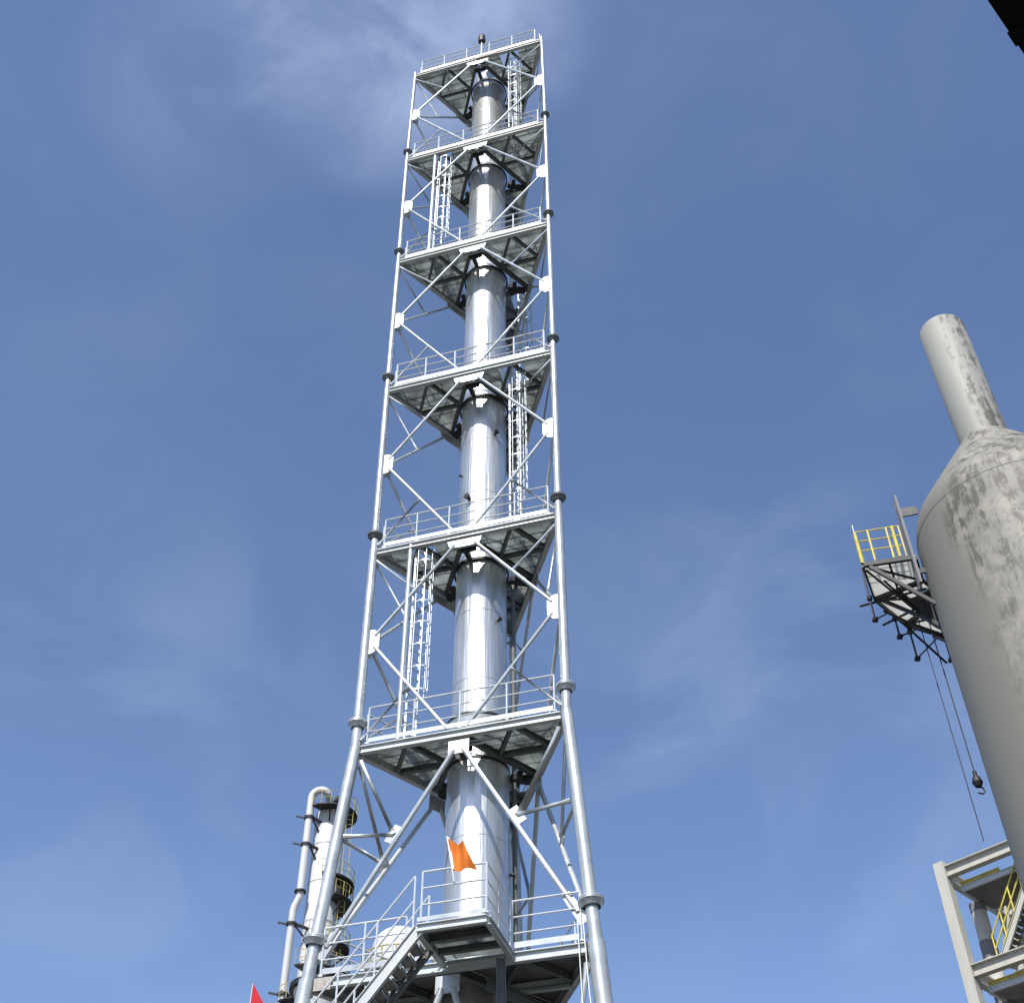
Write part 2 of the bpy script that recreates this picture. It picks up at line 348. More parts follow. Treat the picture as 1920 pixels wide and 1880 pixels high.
def ladder_plan(i, which):
    c = C[i]
    if which == 'left':  p = c[0]*.40+mid(i, 0)*.46+mid(i, 2)*.14-EX*.14
    elif which == 'right': p = c[1]*.36+mid(i, 0)*.42+mid(i, 1)*.22
    else: p = mid(i, 1)*.62+mid(i, 0)*.05+c[1]*.05+c[2]*.28
    return p
LADS = {0: 'right', 1: 'left', 2: 'back', 3: 'right', 4: 'left', 5: 'back'}     # ladder arriving at level i
for i in range(7):
    big = i == 6
    c = C[i]; zt = ZL[i]
    H = .22 if big else (.21 if i == 5 else .19); W_ = .14
    ct = sum(c, V())/3
    plat = bpy.data.objects.new('platform', None); COL.objects.link(plat); plat.empty_display_size = .3
    plat.parent = tower; plat.location = V(ct)-tower.location
    for f in range(3):
        a, b = c[f], c[(f+1) % 3]; ex = (b-a).normalized(); q = LEG_D[i]/2+.01
        bm = NB(); ibeam(bm, a+ex*q, b-ex*q, W_, H); obj('edge_beam', bm, M['beam'], plat, False)
        out = V((ex.y, -ex.x, 0))
        bm = NB(); bar(bm, a+ex*.34+out*.03+UZ*.155, b-ex*.34+out*.03+UZ*.155, .012, .13); obj('kick_plate', bm, M['steel'], plat, False)
        ins = .30
        railing([a+ex*ins+UZ*.05, b-ex*ins+UZ*.05], plat, M['rail'], r=.024 if i > 3 else .030, spacing=1.1) if not (big and f == 0) else None
    if big:
        pass
    m3 = [mid(i, f) for f in range(3)]
    # main cross beams joining the middles, and the lighter joists inside every corner
    for f in range(3):
        a, b = m3[f], m3[(f+1) % 3]; d = (b-a).normalized()
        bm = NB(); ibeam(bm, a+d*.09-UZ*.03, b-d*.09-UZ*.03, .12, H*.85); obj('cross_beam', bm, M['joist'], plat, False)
    for k in range(3):
        P, A, B = c[k], m3[k], m3[(k-1) % 3]
        pa, pb, ab = (P+A)/2, (P+B)/2, (A+B)/2
        for a, b in ((pa, pb), (pa, ab), (ab, pb)):
            d = (b-a).normalized()
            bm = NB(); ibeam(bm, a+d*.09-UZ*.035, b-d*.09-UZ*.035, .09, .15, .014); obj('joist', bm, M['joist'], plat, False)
    # deck: three corner panels; the middle stays open round the stack
    hatch = None
    if i in LADS:
        hp = ladder_plan(i, LADS[i]); hatch = hp
    fx = (c[1]-c[0]).normalized(); fy = V((-fx.y, fx.x, 0))
    polys = [[V((p.x, p.y, 0)) for p in (c[k], m3[k], m3[(k-1) % 3])] for k in range(3)]
    if big: polys.append([V((p.x, p.y, 0)) for p in m3])
    for poly in polys:
        cen = sum(poly, V())/3
        poly = [cen+(p-cen)*.985 for p in poly]
        bm = NB(); pieces = [poly]
        if hatch is not None and not big:
            hp = V((hatch.x, hatch.y, 0)); hw, hd = .42, .42
            pieces = []; rest = poly
            for n_, o_ in ((fx, hw), (-fx, hw), (fy, hd), (-fy, hd)):
                if len(rest) < 3: break
                outp = clip(rest, hp+n_*o_, n_); rest = clip(rest, hp+n_*o_, -n_)
                if len(outp) >= 3: pieces.append(outp)
        for pc in pieces:
            clean = [p for j, p in enumerate(pc) if (p-pc[j-1]).length > 1e-4]
            if len(clean) >= 3: prism(bm, clean, zt+.004, zt+.035)
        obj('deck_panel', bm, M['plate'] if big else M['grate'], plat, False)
    # guide round the stack
    if not big:
        bm = NB(); RS = .76
        lathe(bm, OX, OY, [(RS, zt-.34), (RS+.05, zt-.34), (RS+.05, zt-.25), (RS, zt-.25)], 40)
        obj('guide_ring', bm, M['dark'], plat)
        bm = NB(); fc = mid(i, 0)
        st = V((OX, OY, 0)); n_ = V((fc.x-OX, fc.y-OY, 0)).normalized(); t_ = V((-n_.y, n_.x, 0))
        base = V((OX, OY, zt-.30))+n_*(RS+.09)
        dist = (V((fc.x, fc.y, 0))-V((OX, OY, 0))).length-RS-.09
        obox(bm, base+n_*(dist*.30)-t_*.1, t_, n_, UZ, .13, dist*.6, .14)
        obox(bm, base+n_*(dist*.52), t_, n_, UZ, .46, .12, .18)
        obj('guide_bracket', bm, M['dark'], plat, False)
        bm = NB(); y0 = base+n_*(dist*.68)
        for dz in (0, .1):
            tube(bm, y0-t_*.62-UZ*(.02-dz), y0+t_*.62-UZ*(.02-dz), .03, 6)
        obj('guide_bar', bm, M['steel'], plat)
        for k in (1, 2):
            fc = mid(i, k); n2 = V((fc.x-OX, fc.y-OY, 0)).normalized(); t2 = V((-n2.y, n2.x, 0))
            b0 = V((OX, OY, zt-.30))+n2*(RS+.09); bm = NB()
            obox(bm, b0+n2*(dist*.4), t2, n2, UZ, .2, dist*.8, .16); obox(bm, b0+n2*.2, t2, n2, UZ, .5, .14, .2)
            obj('guide_bracket', bm, M['dark'], plat, False)

# ladders between platforms
def caged_ladder(p_xy, z0, z1, face, pipe_side=-1, pipe=True):
    n_ = face.normalized(); t_ = V((-n_.y, n_.x, 0)); P = lambda u, w, z: V((p_xy.x, p_xy.y, 0))+t_*u+n_*w+UZ*z
    lad = bpy.data.objects.new('caged_ladder', None); COL.objects.link(lad); lad.empty_display_size = .3; lad.parent = tower
    lad.location = V((p_xy.x, p_xy.y, z0))-tower.location
    bm = NB()
    for s_ in (-1, 1): bar(bm, P(s_*.19, 0, z0), P(s_*.19, 0, z1+.25), .03, .05)
    z = z0+.3
    while z < z1+.2: tube(bm, P(-.19, 0, z), P(.19, 0, z), .016, 6); z += .3
    obj('ladder_frame', bm, M['steel'], lad, False)
    bm = NB(); z = z0+1.5
    while z < z1-.1:
        pts = [P(.27*math.cos(a), .03+.46*math.sin(a), z) for a in [PI*q/10 for q in range(11)]]
        for a, b in zip(pts, pts[1:]): bar(bm, a, b, .012, .05)
        z += .75
    for q in (1, 3, 5, 7, 9):
        a = PI*q/10; x, y = .268*math.cos(a), .03+.45*math.sin(a)
        bar(bm, P(x, y, z0+1.5), P(x, y, z1-.1), .03, .012)
    obj('safety_cage', bm, M['steel'], lad, False)
    if pipe:
        bm = NB(); tube(bm, P(pipe_side*.36, -.05, z0), P(pipe_side*.36, -.05, z1-.05), .075, 12); obj('riser_pipe', bm, M['steel'], lad)
for i in range(5):
    wv = LADS[i]; p = ladder_plan(i, wv)
    caged_ladder(p, ZL[i+1]+.04, ZL[i], NF*.4+EX*(.9 if wv != 'back' else .5), -1 if wv == 'left' else 1, pipe=wv != 'back')

# ------------------------------------------------------------------ base platform landing and stair
z7 = ZL[6]
P1, P2 = at_z(781, 1731, z7), at_z(914, 1716, z7)
f0 = C[6][0]
u1, u2 = (P1-f0).dot(EX), (P2-f0).dot(EX); dep = max(.8, ((P1-f0).dot(NF)+(P2-f0).dot(NF))/2)
LP = lambda u, w, z=0.: f0+EX*u+NF*w+UZ*z
Lm = (C[6][1]-C[6][0]).length
base_plat = [o for o in bpy.data.objects if o.name == 'platform.006'][0]
railing([LP(.30, 0, .05), LP(u1-.95, 0, .05)], base_plat, M['rail'], r=.023)
railing([LP(u2, 0, .05), LP(Lm-.30, 0, .05)], base_plat, M['rail'], r=.023)
landing = bpy.data.objects.new('landing', None); COL.objects.link(landing); landing.parent = tower; landing.location = LP((u1+u2)/2, dep/2)-tower.location
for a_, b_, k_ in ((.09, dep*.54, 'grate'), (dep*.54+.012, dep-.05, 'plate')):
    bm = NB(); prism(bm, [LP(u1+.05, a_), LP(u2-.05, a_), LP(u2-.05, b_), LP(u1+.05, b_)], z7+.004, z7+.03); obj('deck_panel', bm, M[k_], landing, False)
for a, b in ((LP(u1, dep, 0), LP(u2, dep, 0)), (LP(u1, .1, 0), LP(u1, dep-.06, 0)), (LP(u2, .1, 0), LP(u2, dep-.06, 0))):
    bm = NB(); ibeam(bm, a, b, .12, .17); obj('edge_beam', bm, M['beam'], landing, False)
bm = NB(); bar(bm, LP(u1, dep+.03, .09), LP(u2, dep+.03, .09), .012, .09); obj('kick_plate', bm, M['steel'], landing, False)
for w in (dep*.38, dep*.7):
    bm = NB(); ibeam(bm, LP(u1+.07, w, -.02), LP(u2-.07, w, -.02), .1, .14); obj('joist', bm, M['joist'], landing, False)
railing([LP(u1+.06, dep-.03, .05), LP(u2-.02, dep-.03, .05), LP(u2-.02, .05, .05)], landing, M['rail'], r=.023, spacing=1.0)
# inclined post and bracket under the landing, its shade put into a dark colour
bm = NB(); ibeam(bm, LP(u2-.05, .35, -.25), LP(u2+.1, .1, -z7), .2, .2); obj('landing_post', bm, M['joist'], landing, False)
# the stair running down to the left from the landing
pitch = math.radians(50); SLEN = 6.2
stair = bpy.data.objects.new('staircase', None); COL.objects.link(stair); stair.parent = tower; stair.location = LP(u1, dep/2)-tower.location
dirn = -EX*math.cos(pitch)-UZ*math.sin(pitch); upn = UZ*math.cos(pitch)-EX*math.sin(pitch)
w0, w1 = dep-.02, max(.12, dep-.92)
for w in (w0, w1):
    bm = NB(); a = LP(u1-.05, w, -.02); b = a+dirn*SLEN
    ibeam(bm, a, b, .09, .24 if w == w0 else .16, .014); obj('stringer', bm, M['beam'] if w == w0 else M['joist'], stair, False)
nst = int(SLEN*math.sin(pitch)/.22)
for q in range(1, nst):
    z = -.22*q; u = u1-.05-.22*q/math.tan(pitch)
    bm = NB(); prism(bm, [LP(u-.10, w1+.06), LP(u+.11, w1+.06), LP(u+.11, w0-.06), LP(u-.10, w0-.06)], z7+z-.035, z7+z)
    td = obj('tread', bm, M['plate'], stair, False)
    bm = NB(); bar(bm, LP(u-.11, w1+.06, z-.03), LP(u-.11, w0-.06, z-.03), .014, .07); bar(bm, LP(u+.115, w1+.06, z+.01), LP(u+.115, (w0+w1)/2, z+.01), .012, .09); obj('nosing_sun_strip', bm, M['steel'], td, False)  # full-length nosing, plus a pale half-length strip standing for sunlight on the tread
for w in (w0, w1):
    bm = NB(); a = LP(u1-.1, w, 0); n = 5
    for q in range(n+1):
        p = a+dirn*(SLEN*q/n*.98); tube(bm, p-UZ*.1, p+UZ*1.1, .022, 6)
    for h in (.55, 1.1): tube(bm, a+UZ*h, a+dirn*SLEN*.98+UZ*h, .021, 6)
    obj('railing', bm, M['rail'], stair)
# lower rest of the stair, under the picture
e = LP(u1-.05, 0, -.02)+dirn*SLEN
bm = NB(); uu = (e-f0).dot(EX); zz = e.z
prism(bm, [LP(uu-1.2, w1), LP(uu, w1), LP(uu, w0), LP(uu-1.2, w0)], zz-.12, zz); 
for u_ in (uu-1.1, uu-.1):
    for w in (w1+.05, w0-.05): tube(bm, V((LP(u_, w).x, LP(u_, w).y, 0)), V((LP(u_, w).x, LP(u_, w).y, zz-.12)), .07, 8)
obj('rest_landing', bm, M['beam'], stair, False)
# rusty cleat at the left end of the base platform's front beam
bm = NB(); plate(bm, LP(.62, .082, -.15), EX, UZ, [(-.42, -.14), (-.02, -.135), (.0, .13), (-.42, .14)], .012); obj('cleat_plate', bm, M['rust'], base_plat, False, 'rust-stained end plate')
bm = NB(); p = mid(0, 0); plate(bm, p+EX*.45+NF*.085-UZ*.11, EX, UZ, [(-.5, -.09), (.5, -.09), (.55, .09), (-.5, .09)], .012)
obj('cleat_plate', bm, M['rust'], [o for o in bpy.data.objects if o.name == 'platform'][0], False, 'rust-stained plate on the top beam')
# heavy beams under the base platform
for (a, b) in ((.18, .52), (.62, .85)):
    pa = C[6][0]+(C[6][1]-C[6][0])*a-NF*.3-UZ*.32; pb = C[6][0]+(C[6][1]-C[6][0])*b-NF*3.6-UZ*.32
    bm = NB(); ibeam(bm, pa, pb, .14, .24); obj('cross_beam', bm, M['joist'], base_plat, False)
for (a, b, w) in ((.1, .95, 1.4), (.2, .85, 2.6)):
    pa = C[6][0]+(C[6][1]-C[6][0])*a-NF*w-UZ*.06; pb = C[6][0]+(C[6][1]-C[6][0])*b-NF*w-UZ*.06
    pa = pa+(pb-pa)*(w*.09); pb = pb-(pb-pa)*(w*.09)
    bm = NB(); ibeam(bm, pa, pb, .12, .22); obj('cross_beam', bm, M['beam'], base_plat, False)

# ------------------------------------------------------------------ the stack
stk = thing('flare_stack', 'tall shiny silver stack running up the middle of the lattice tower', 'stack', (OX, OY, 0))
zc = ZL[5]+1.0
prof = [(.0, 0), (.80, 0), (.80, zc-.35), (.745, zc+.0), (.735, ZL[4]), (.73, ZL[2]), (.73, ZL[0]+.6), (.55, ZL[0]+.9), (.55, ZL[0]+1.0), (.0, ZL[0]+1.0)]
bm = NB(); lathe(bm, OX, OY, prof, 72, closed=False); obj('shell', bm, M['stack'], stk)
bm = NB(); lathe(bm, OX, OY, [(.74, zc-.02), (.90, zc-.02), (.90, zc+.05), (.74, zc+.05)], 56); obj('collar', bm, M['dark'], stk)
bm = NB(); lathe(bm, OX, OY, [(.80, zc-.38), (.90, zc-.05), (.885, zc-.05), (.79, zc-.38)], 56); obj('collar', bm, M['stack'], stk)
zz = 3.0
while zz < ZL[0]:
    rr = .80 if zz < zc-.4 else .745-.015*min(1, max(0, (zz-zc)/15))
    if abs(zz-zc) > .8:
        bm = NB(); lathe(bm, OX, OY, [(rr-.01, zz-.015), (rr+.006, zz-.015), (rr+.006, zz+.015), (rr-.01, zz+.015)], 56); obj('weld_band', bm, M['stack'], stk)
    zz += 2.35
def on_stack(px, py):
    q = ray(px, py); R = .74; o = V((-OX, -OY)); d = V((q.x, q.y))
    a = d.dot(d); b = 2*o.dot(d); cc = o.dot(o)-R*R; disc = b*b-4*a*cc
    return CAM+q*((-b-math.sqrt(max(0, disc)))/(2*a))
for (x, y, s_) in ((880, 935, 1.2), (934, 1163, .8), (928, 814, 1.0), (958, 1640, .8), (866, 893, .6)):
    p = on_stack(x, y); n_ = V((p.x-OX, p.y-OY, 0)).normalized()
    bm = NB(); tube(bm, p-n_*.06, p+n_*.10*s_, .05*s_, 10); tube(bm, p+n_*.10*s_, p+n_*.14*s_, .085*s_, 10); obj('nozzle', bm, M['dark'], stk)
# thin pilot-gas line up the right of the stack
bm = NB(); a = math.radians(14)
pp = lambda z, r=.95, an=a: V((OX+r*math.cos(an), OY+r*math.sin(an), z))
tube(bm, pp(.2), pp(ZL[4]-.5), .06, 10); obj('gas_line', bm, M['joist'], stk)

# ------------------------------------------------------------------ beacon lamp on the top platform
p = C[0][0]+(C[0][1]-C[0][0])*.53+NF*.02+UZ*.05
lamp = thing('beacon_lamp', 'small dark beacon lamp on a short post above the top platform railing', 'lamp', p)
bm = NB(); tube(bm, p, p+UZ*1.35, .04, 8); obj('post', bm, M['rail'], lamp)
bm = NB(); lathe(bm, p.x, p.y, [(0, p.z+1.35), (.15, p.z+1.35), (.17, p.z+1.45), (.16, p.z+1.85), (.10, p.z+1.97), (0, p.z+2.0)], 16, closed=False); obj('lamp_head', bm, M['dark'], lamp)

# ------------------------------------------------------------------ flags
def flag(name, label, tl, bl, right_pts, mat_, pole_foot, hem=None, pole_r=.02):
    t = thing(name, label, 'flag', pole_foot)
    d = (tl-bl)
    bm = NB(); tube(bm, pole_foot, tl+d.normalized()*.05, pole_r, 8); obj('flagpole', bm, M['rail'], t)
    return t
def cloth(bm, tl, bl, tr, br, nu, nv, amp, nrm, ph=0., sag=.0):
    g_ = []
    for i in range(nu+1):
        row = []
        for j in range(nv+1):
            u, w = i/nu, j/nv
            p = (tl*(1-u)+tr*u)*(1-w)+(bl*(1-u)+br*u)*w
            p = p+nrm*(amp*u**.6*math.sin(7*u+2.5*w+ph)+amp*.4*u*math.sin(5*w+3*u+ph*2))-UZ*sag*math.sin(PI*u)
            row.append(p)
        g_.append(row)
    off = nrm*.004
    for sgn in (1, -1):
        vs = [[bm.verts.new(p+off*sgn) for p in row] for row in g_]
        for i in range(nu):
            for j in range(nv):
                q = (vs[i][j], vs[i+1][j], vs[i+1][j+1], vs[i][j+1]); bm.faces.new(q if sgn > 0 else q[::-1])
wfl = dep+.02
def on_front(px, py, w):                             # point on the vertical plane w metres in front of the tower's front face
    q = ray(px, py); pl = f0+NF*w; t = (pl-CAM).dot(NF)/q.dot(NF); return CAM+q*t
tl, bl = on_front(839, 1571, wfl), on_front(848, 1630, wfl)
tr, br = on_front(870, 1578, wfl+.15), on_front(892, 1626, wfl+.1)
foot = bl+(bl-tl).normalized()*.28
fl = flag('orange_flag', 'small orange flag flying from the landing rail in front of the stack', tl, bl, None, None, foot)
bm = NB(); cloth(bm, tl, bl, tr, br, 28, 16, .11, NF, .9, .05); obj('flag_cloth', bm, M['orange'], fl)
bm = NB(); d = (bl-tl); n_ = NF*.012
for s_ in (1,): hexa(bm, [tl+n_, tl+EX*.05+n_, bl+EX*.05+n_, bl+n_, tl+n_*2.2, tl+EX*.05+n_*2.2, bl+EX*.05+n_*2.2, bl+n_*2.2])
obj('flag_hem', bm, M['cloth_white'], fl, False)

DR = 19.0
tl = at_dist(474.5, 1841, DR); foot = V((tl.x, tl.y, 0)); 
rf = thing('red_flag', 'red flag with its top corner just showing at the bottom left', 'flag', foot)
bm = NB(); tube(bm, foot, tl-UZ*.02, .010, 8); obj('flagpole', bm, M['rail'], rf)
bl = tl-UZ*1.3; vt = V((.95, .1, 0)).normalized()
bm = NB(); cloth(bm, tl, bl, tl+vt*.75-UZ*.95, bl+vt*.85-UZ*.55, 24, 14, .09, V((.1, -1, 0)).normalized(), 0., .1); obj('flag_cloth', bm, M['red'], rf)

# ------------------------------------------------------------------ white column behind the tower on the left
DC = 95.
pc = at_dist(620, 1530, DC); cxl, cyl = pc.x, pc.y
H1 = at_dist(620, 1527, DC).z
colm = thing('process_column', 'white process column with yellow railed platforms behind the left tower leg', 'column', (cxl, cyl, 0))
RC = 1.25
bm = NB(); lathe(bm, cxl, cyl, [(0, 0), (1.9, 0), (1.9, H1-18), (RC+.1, H1-15.5), (RC, H1-15), (RC, H1-.2), (RC-.1, H1), (RC*.7, H1+.35), (0, H1+.5)], 40, closed=False); obj('shell', bm, M['white'], colm)
for zb in (H1-3.2, H1-6.5, H1-9.8, H1-13):
    bm = NB(); lathe(bm, cxl, cyl, [(RC-.01, zb), (RC+.03, zb), (RC+.03, zb+.08), (RC-.01, zb+.08)], 40); obj('band', bm, M['white'], colm)
def ring_platform(z, a0, a1, ri, ro, dark_=True):
    pl = bpy.data.objects.new('platform', None); COL.objects.link(pl); pl.parent = colm; pl.location = V((cxl, cyl, z))-colm.location
    bm = NB(); lathe(bm, cxl, cyl, [(ri, z-.12), (ro, z-.12), (ro, z), (ri, z)], 14, a0, a1); obj('deck', bm, M['dark'], pl, False)
    bm = NB(); n = max(3, round((a1-a0)*ro/.8))
    for q in range(n+1):
        a = a0+(a1-a0)*q/n; b = V((cxl+ro*math.cos(a)*.98, cyl+ro*math.sin(a)*.98, z)); tube(bm, b, b+UZ*1.15, .03, 6)
    for h in (.5, 1.12):
        pts = [V((cxl+ro*.98*math.cos(a0+(a1-a0)*q/14), cyl+ro*.98*math.sin(a0+(a1-a0)*q/14), z+h)) for q in range(15)]
        polytube(bm, pts, .026, 6)
    obj('railing', bm, M['faded'], pl)
    bm = NB()
    for q in range(3):
        a = a0+(a1-a0)*(q+.5)/3; e_ = V((math.cos(a), math.sin(a), 0)); tube(bm, V((cxl, cyl, z-1.2))+e_*ri, V((cxl, cyl, z-.15))+e_*ro*.95, .06, 6)
    obj('knee_brace', bm, M['dark'], pl)
    return pl
ring_platform(H1-.1, -2.2, 2.2, RC+.06, RC+1.0)
ring_platform(H1-6.4, -1.5, 1.2, RC+.05, RC+1.25)
ring_platform(H1-8.0, -1.0, 1.5, RC+.05, RC+1.25)
ring_platform(H1-11.7, -1.7, .8, RC+.05, RC+1.3)
ring_platform(H1-14.0, -2.0, 1.0, RC+.05, RC+1.5)
ring_platform(H1-16.5, -2.4, 1.3, 1.7, 2.9)
ring_platform(H1-18.6, -2.4, 1.3, 1.95, 3.1)
# ladder on its right side
lx = V((cxl+1.75, cyl-.9, 0)); bm = NB()
for s_ in (-.25, .25): tube(bm, lx+V((s_, 0, H1-19)), lx+V((s_, 0, H1+.9)), .03, 6)
z = H1-19
while z < H1+.9: tube(bm, lx+V((-.25, 0, z)), lx+V((.25, 0, z)), .02, 5); z += .45
obj('ladder', bm, M['faded'], colm)
for (dx, z) in ((.4, H1+.9), (-.3, H1+1.3)):
    bm = NB(); tube(bm, V((cxl+dx, cyl-.2, H1)), V((cxl+dx, cyl-.2, z+.7)), .16, 10); tube(bm, V((cxl+dx, cyl-.2, z+.2)), V((cxl+dx, cyl-.2, z+.3)), .28, 10); obj('nozzle', bm, M['dark'], colm)

pz = lambda px, py: at_dist(px, py, DC-1.2)
ptop = pz(586, 1481); pj0, pj1 = pz(556.5, 1672), pz(543, 1705)
pipe = thing('overhead_pipe', 'long white pipe with a hooked top clamped along the left of the process column', 'pipe', (pj1.x, pj1.y, 0))
r_ = .31
el_ = [V((ptop.x, ptop.y, ptop.z-1.2))]
for q in range(9):
    a = PI-PI*q/8*.72; el_.append(V((ptop.x+.75+.75*math.cos(a), ptop.y, ptop.z-.75+.75*math.sin(a))))
el_ += [V((cxl-.25, cyl-.3, H1+1.3)), V((cxl-.1, cyl-.1, H1+.2))]
bm = NB(); polytube(bm, [V((ptop.x, ptop.y, pj0.z+.1)), V((ptop.x, ptop.y, pj0.z+2))]+el_, r_, 14); obj('upper_run', bm, M['white'], pipe)
bm = NB(); polytube(bm, [V((ptop.x, ptop.y, pj0.z+.05)), V((ptop.x, ptop.y, pj0.z-.35)), V((ptop.x-.12, ptop.y, pj0.z-.7)), V((ptop.x-.33, ptop.y, pj1.z+.25)), V((ptop.x-.38, ptop.y, pj1.z-.1)), V((ptop.x-.38, ptop.y, pj1.z-.5)), V((ptop.x-.38, ptop.y, .3))], r_*.92, 14); obj('lower_run', bm, M['white'], pipe)
bm = NB(); tube(bm, V((ptop.x, ptop.y, pj0.z+.0)), V((ptop.x, ptop.y, pj0.z+.14)), r_+.16, 14); obj('flange', bm, M['dark'], pipe)
for (py, off) in ((1532, 0), (1583, 0), (1733, -.38), (1866, -.38)):
    z = pz(570, py).z; x = ptop.x+off; bm = NB()
    lathe(bm, x, ptop.y, [(r_, z-.1), (r_+.11, z-.1), (r_+.11, z+.1), (r_, z+.1)], 16)
    bar(bm, (x+r_+.02, ptop.y, z), (cxl-.3, cyl-.9, z-.25), .16, .2); bar(bm, (x-r_-.02, ptop.y, z), (x-r_-.75, ptop.y-.1, z+.12), .1, .14)
    bar(bm, (x+r_+.02, ptop.y, z-.15), (cxl-.5, cyl-.9, z-1.3), .1, .12)
    obj('clamp_bracket', bm, M['dark'], pipe, False)

# small domed vessel half hidden behind the stair rail
DD = 88.; pd = at_dist(752, 1741, DD)
dv = thing('domed_vessel', 'pale domed vessel with yellow rails glimpsed behind the stair and base platform rail', 'vessel', (pd.x, pd.y, 0))
RD = 2.0; prof = [(0, 0), (RD, 0), (RD, pd.z-1.6)]+[(RD*math.cos(a), pd.z-1.6+1.6*math.sin(a)) for a in [PI/2*q/8 for q in range(1, 9)]]
bm = NB(); lathe(bm, pd.x, pd.y, prof, 32, closed=False); obj('shell', bm, M['white'], dv)
bm = NB(); z = pd.z-3.9
for q in range(17):
    a = 2*PI*q/16; b = V((pd.x+2.7*math.cos(a), pd.y+2.7*math.sin(a), z)); tube(bm, b, b+UZ*1.5, .06, 6)
for h in (.5, 1.0, 1.5): polytube(bm, [V((pd.x+2.7*math.cos(2*PI*q/24), pd.y+2.7*math.sin(2*PI*q/24), z+h)) for q in range(25)], .05, 6)
obj('railing', bm, M['faded'], dv)
bm = NB(); lathe(bm, pd.x, pd.y, [(RD+.02, z-.15), (2.8, z-.15), (2.8, z), (RD+.02, z)], 32); obj('deck', bm, M['joist'], dv)

# pale conical-topped tank low behind the left leg
DT = 60.; pt = at_dist(600, 1850, DT)
tk = thing('white_tank', 'white tank with a dark rimmed deck seen low behind the left tower leg', 'tank', (pt.x, pt.y, 0))
bm = NB(); lathe(bm, pt.x, pt.y, [(0, 0), (.75, 0), (.75, pt.z-2.2), (1.25, pt.z-.25), (0, pt.z-.25)], 32, closed=False); obj('shell', bm, M['white'], tk)
bm = NB(); lathe(bm, pt.x, pt.y, [(0, pt.z-.24), (1.45, pt.z-.24), (1.45, pt.z), (0, pt.z+.1)], 32, closed=False); obj('rim_deck', bm, M['dark'], tk)

# ------------------------------------------------------------------ the big grey vessel on the right
AZV, DV = math.radians(28.85), 28.0
VX, VY = DV*math.sin(AZV), DV*math.cos(AZV)
RV, RN = 2.66, .675
zt_, zn, zk = EYE+DV*math.tan(math.radians(48.25)), EYE+DV*math.tan(math.radians(43.1)), EYE+DV*.9955*math.tan(math.radians(40.3))
ves = thing('grey_vessel', 'huge weathered grey vessel with a cone top and straight neck at the right', 'vessel', (VX, VY, 0))
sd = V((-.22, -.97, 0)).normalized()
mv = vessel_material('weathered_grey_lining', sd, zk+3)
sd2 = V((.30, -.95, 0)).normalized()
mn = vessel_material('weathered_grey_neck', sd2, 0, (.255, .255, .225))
prof = [(0, 0), (RV, 0), (RV, zk-.75), (RV-.03, zk-.50), (RV-.10, zk-.24), (RV-.22, zk+.02), (RN+.07, zn-.06), (RN+.02, zn), (0, zn)]
bm = NB(); lathe(bm, VX, VY, prof, 96, closed=False); o = obj('shell', bm, mv, ves)
bm = NB(); lathe(bm, VX, VY, [(RN-.06, zn-.1), (RN, zn-.1), (RN, zt_), (RN-.012, zt_+.02), (RN-.05, zt_+.02), (RN-.06, zt_-.3)], 56); obj('neck', bm, mn, ves)
for o in list(ves.children):                         # keep the stain pattern centred on the vessel's own axis
    me = o.data; me.transform(Matrix.Translation((-VX, -VY, 0))); o.matrix_parent_inverse = Matrix.Identity(4)
for zz_, rr in ((zk-.78, RV), (zk-.02, RV-.205)):
    bm = NB(); lathe(bm, VX, VY, [(rr-.02, zz_-.008), (rr+.007, zz_-.008), (rr+.007, zz_+.008), (rr-.02, zz_+.008)], 96); obj('weld_seam', bm, M['band'], ves)
# curved access platform on its left side
zp = EYE+22.5; Ri, Ro = RV+.10, 4.22
A0, A1 = math.radians(103), math.radians(167.6)
vp = bpy.data.objects.new('platform', None); COL.objects.link(vp); vp.parent = ves
AP = lambda r, a, z=0.: V((VX+r*math.cos(a), VY+r*math.sin(a), zp+z))
bm = NB(); lathe(bm, VX, VY, [(Ri+.02, zp), (Ro-.05, zp), (Ro-.05, zp+.02), (Ri+.02, zp+.02)], 3, A0, A1); obj('deck', bm, M['paleplate'], vp, False)
bm = NB(); lathe(bm, VX, VY, [(Ro-.05, zp-.14), (Ro, zp-.14), (Ro, zp+.12), (Ro-.05, zp+.12)], 3, A0, A1)
lathe(bm, VX, VY, [(Ri, zp-.14), (Ri+.05, zp-.14), (Ri+.05, zp-.005), (Ri, zp-.005)], 3, A0, A1)
obj('rim_channel', bm, M['dark'], vp, False)
nrad = 3
for q in range(nrad+1):
    a = A0+(A1-A0)*q/nrad
    bm = NB(); bar(bm, AP(Ri+.06, a, -.07), AP(Ro-.06, a, -.07), .09, .13)
    if q < nrad:
        a2 = A0+(A1-A0)*(q+1)/nrad
        bar(bm, AP(Ri+.1, a+.02, -.05), AP(Ro-.1, a2-.02, -.05), .05, .05)
        bar(bm, AP((Ri+Ro)/2, a+.03, -.05), AP((Ri+Ro)/2, a2-.03, -.05), .06, .08)
    obj('deck_beam', bm, M['dark'], vp, False)
    bm = NB(); bar(bm, AP(Ro-.2, a, -.16), AP(RV-.01, a, -1.7), .08, .1); obj('knee_brace', bm, M['dark'], vp, False)
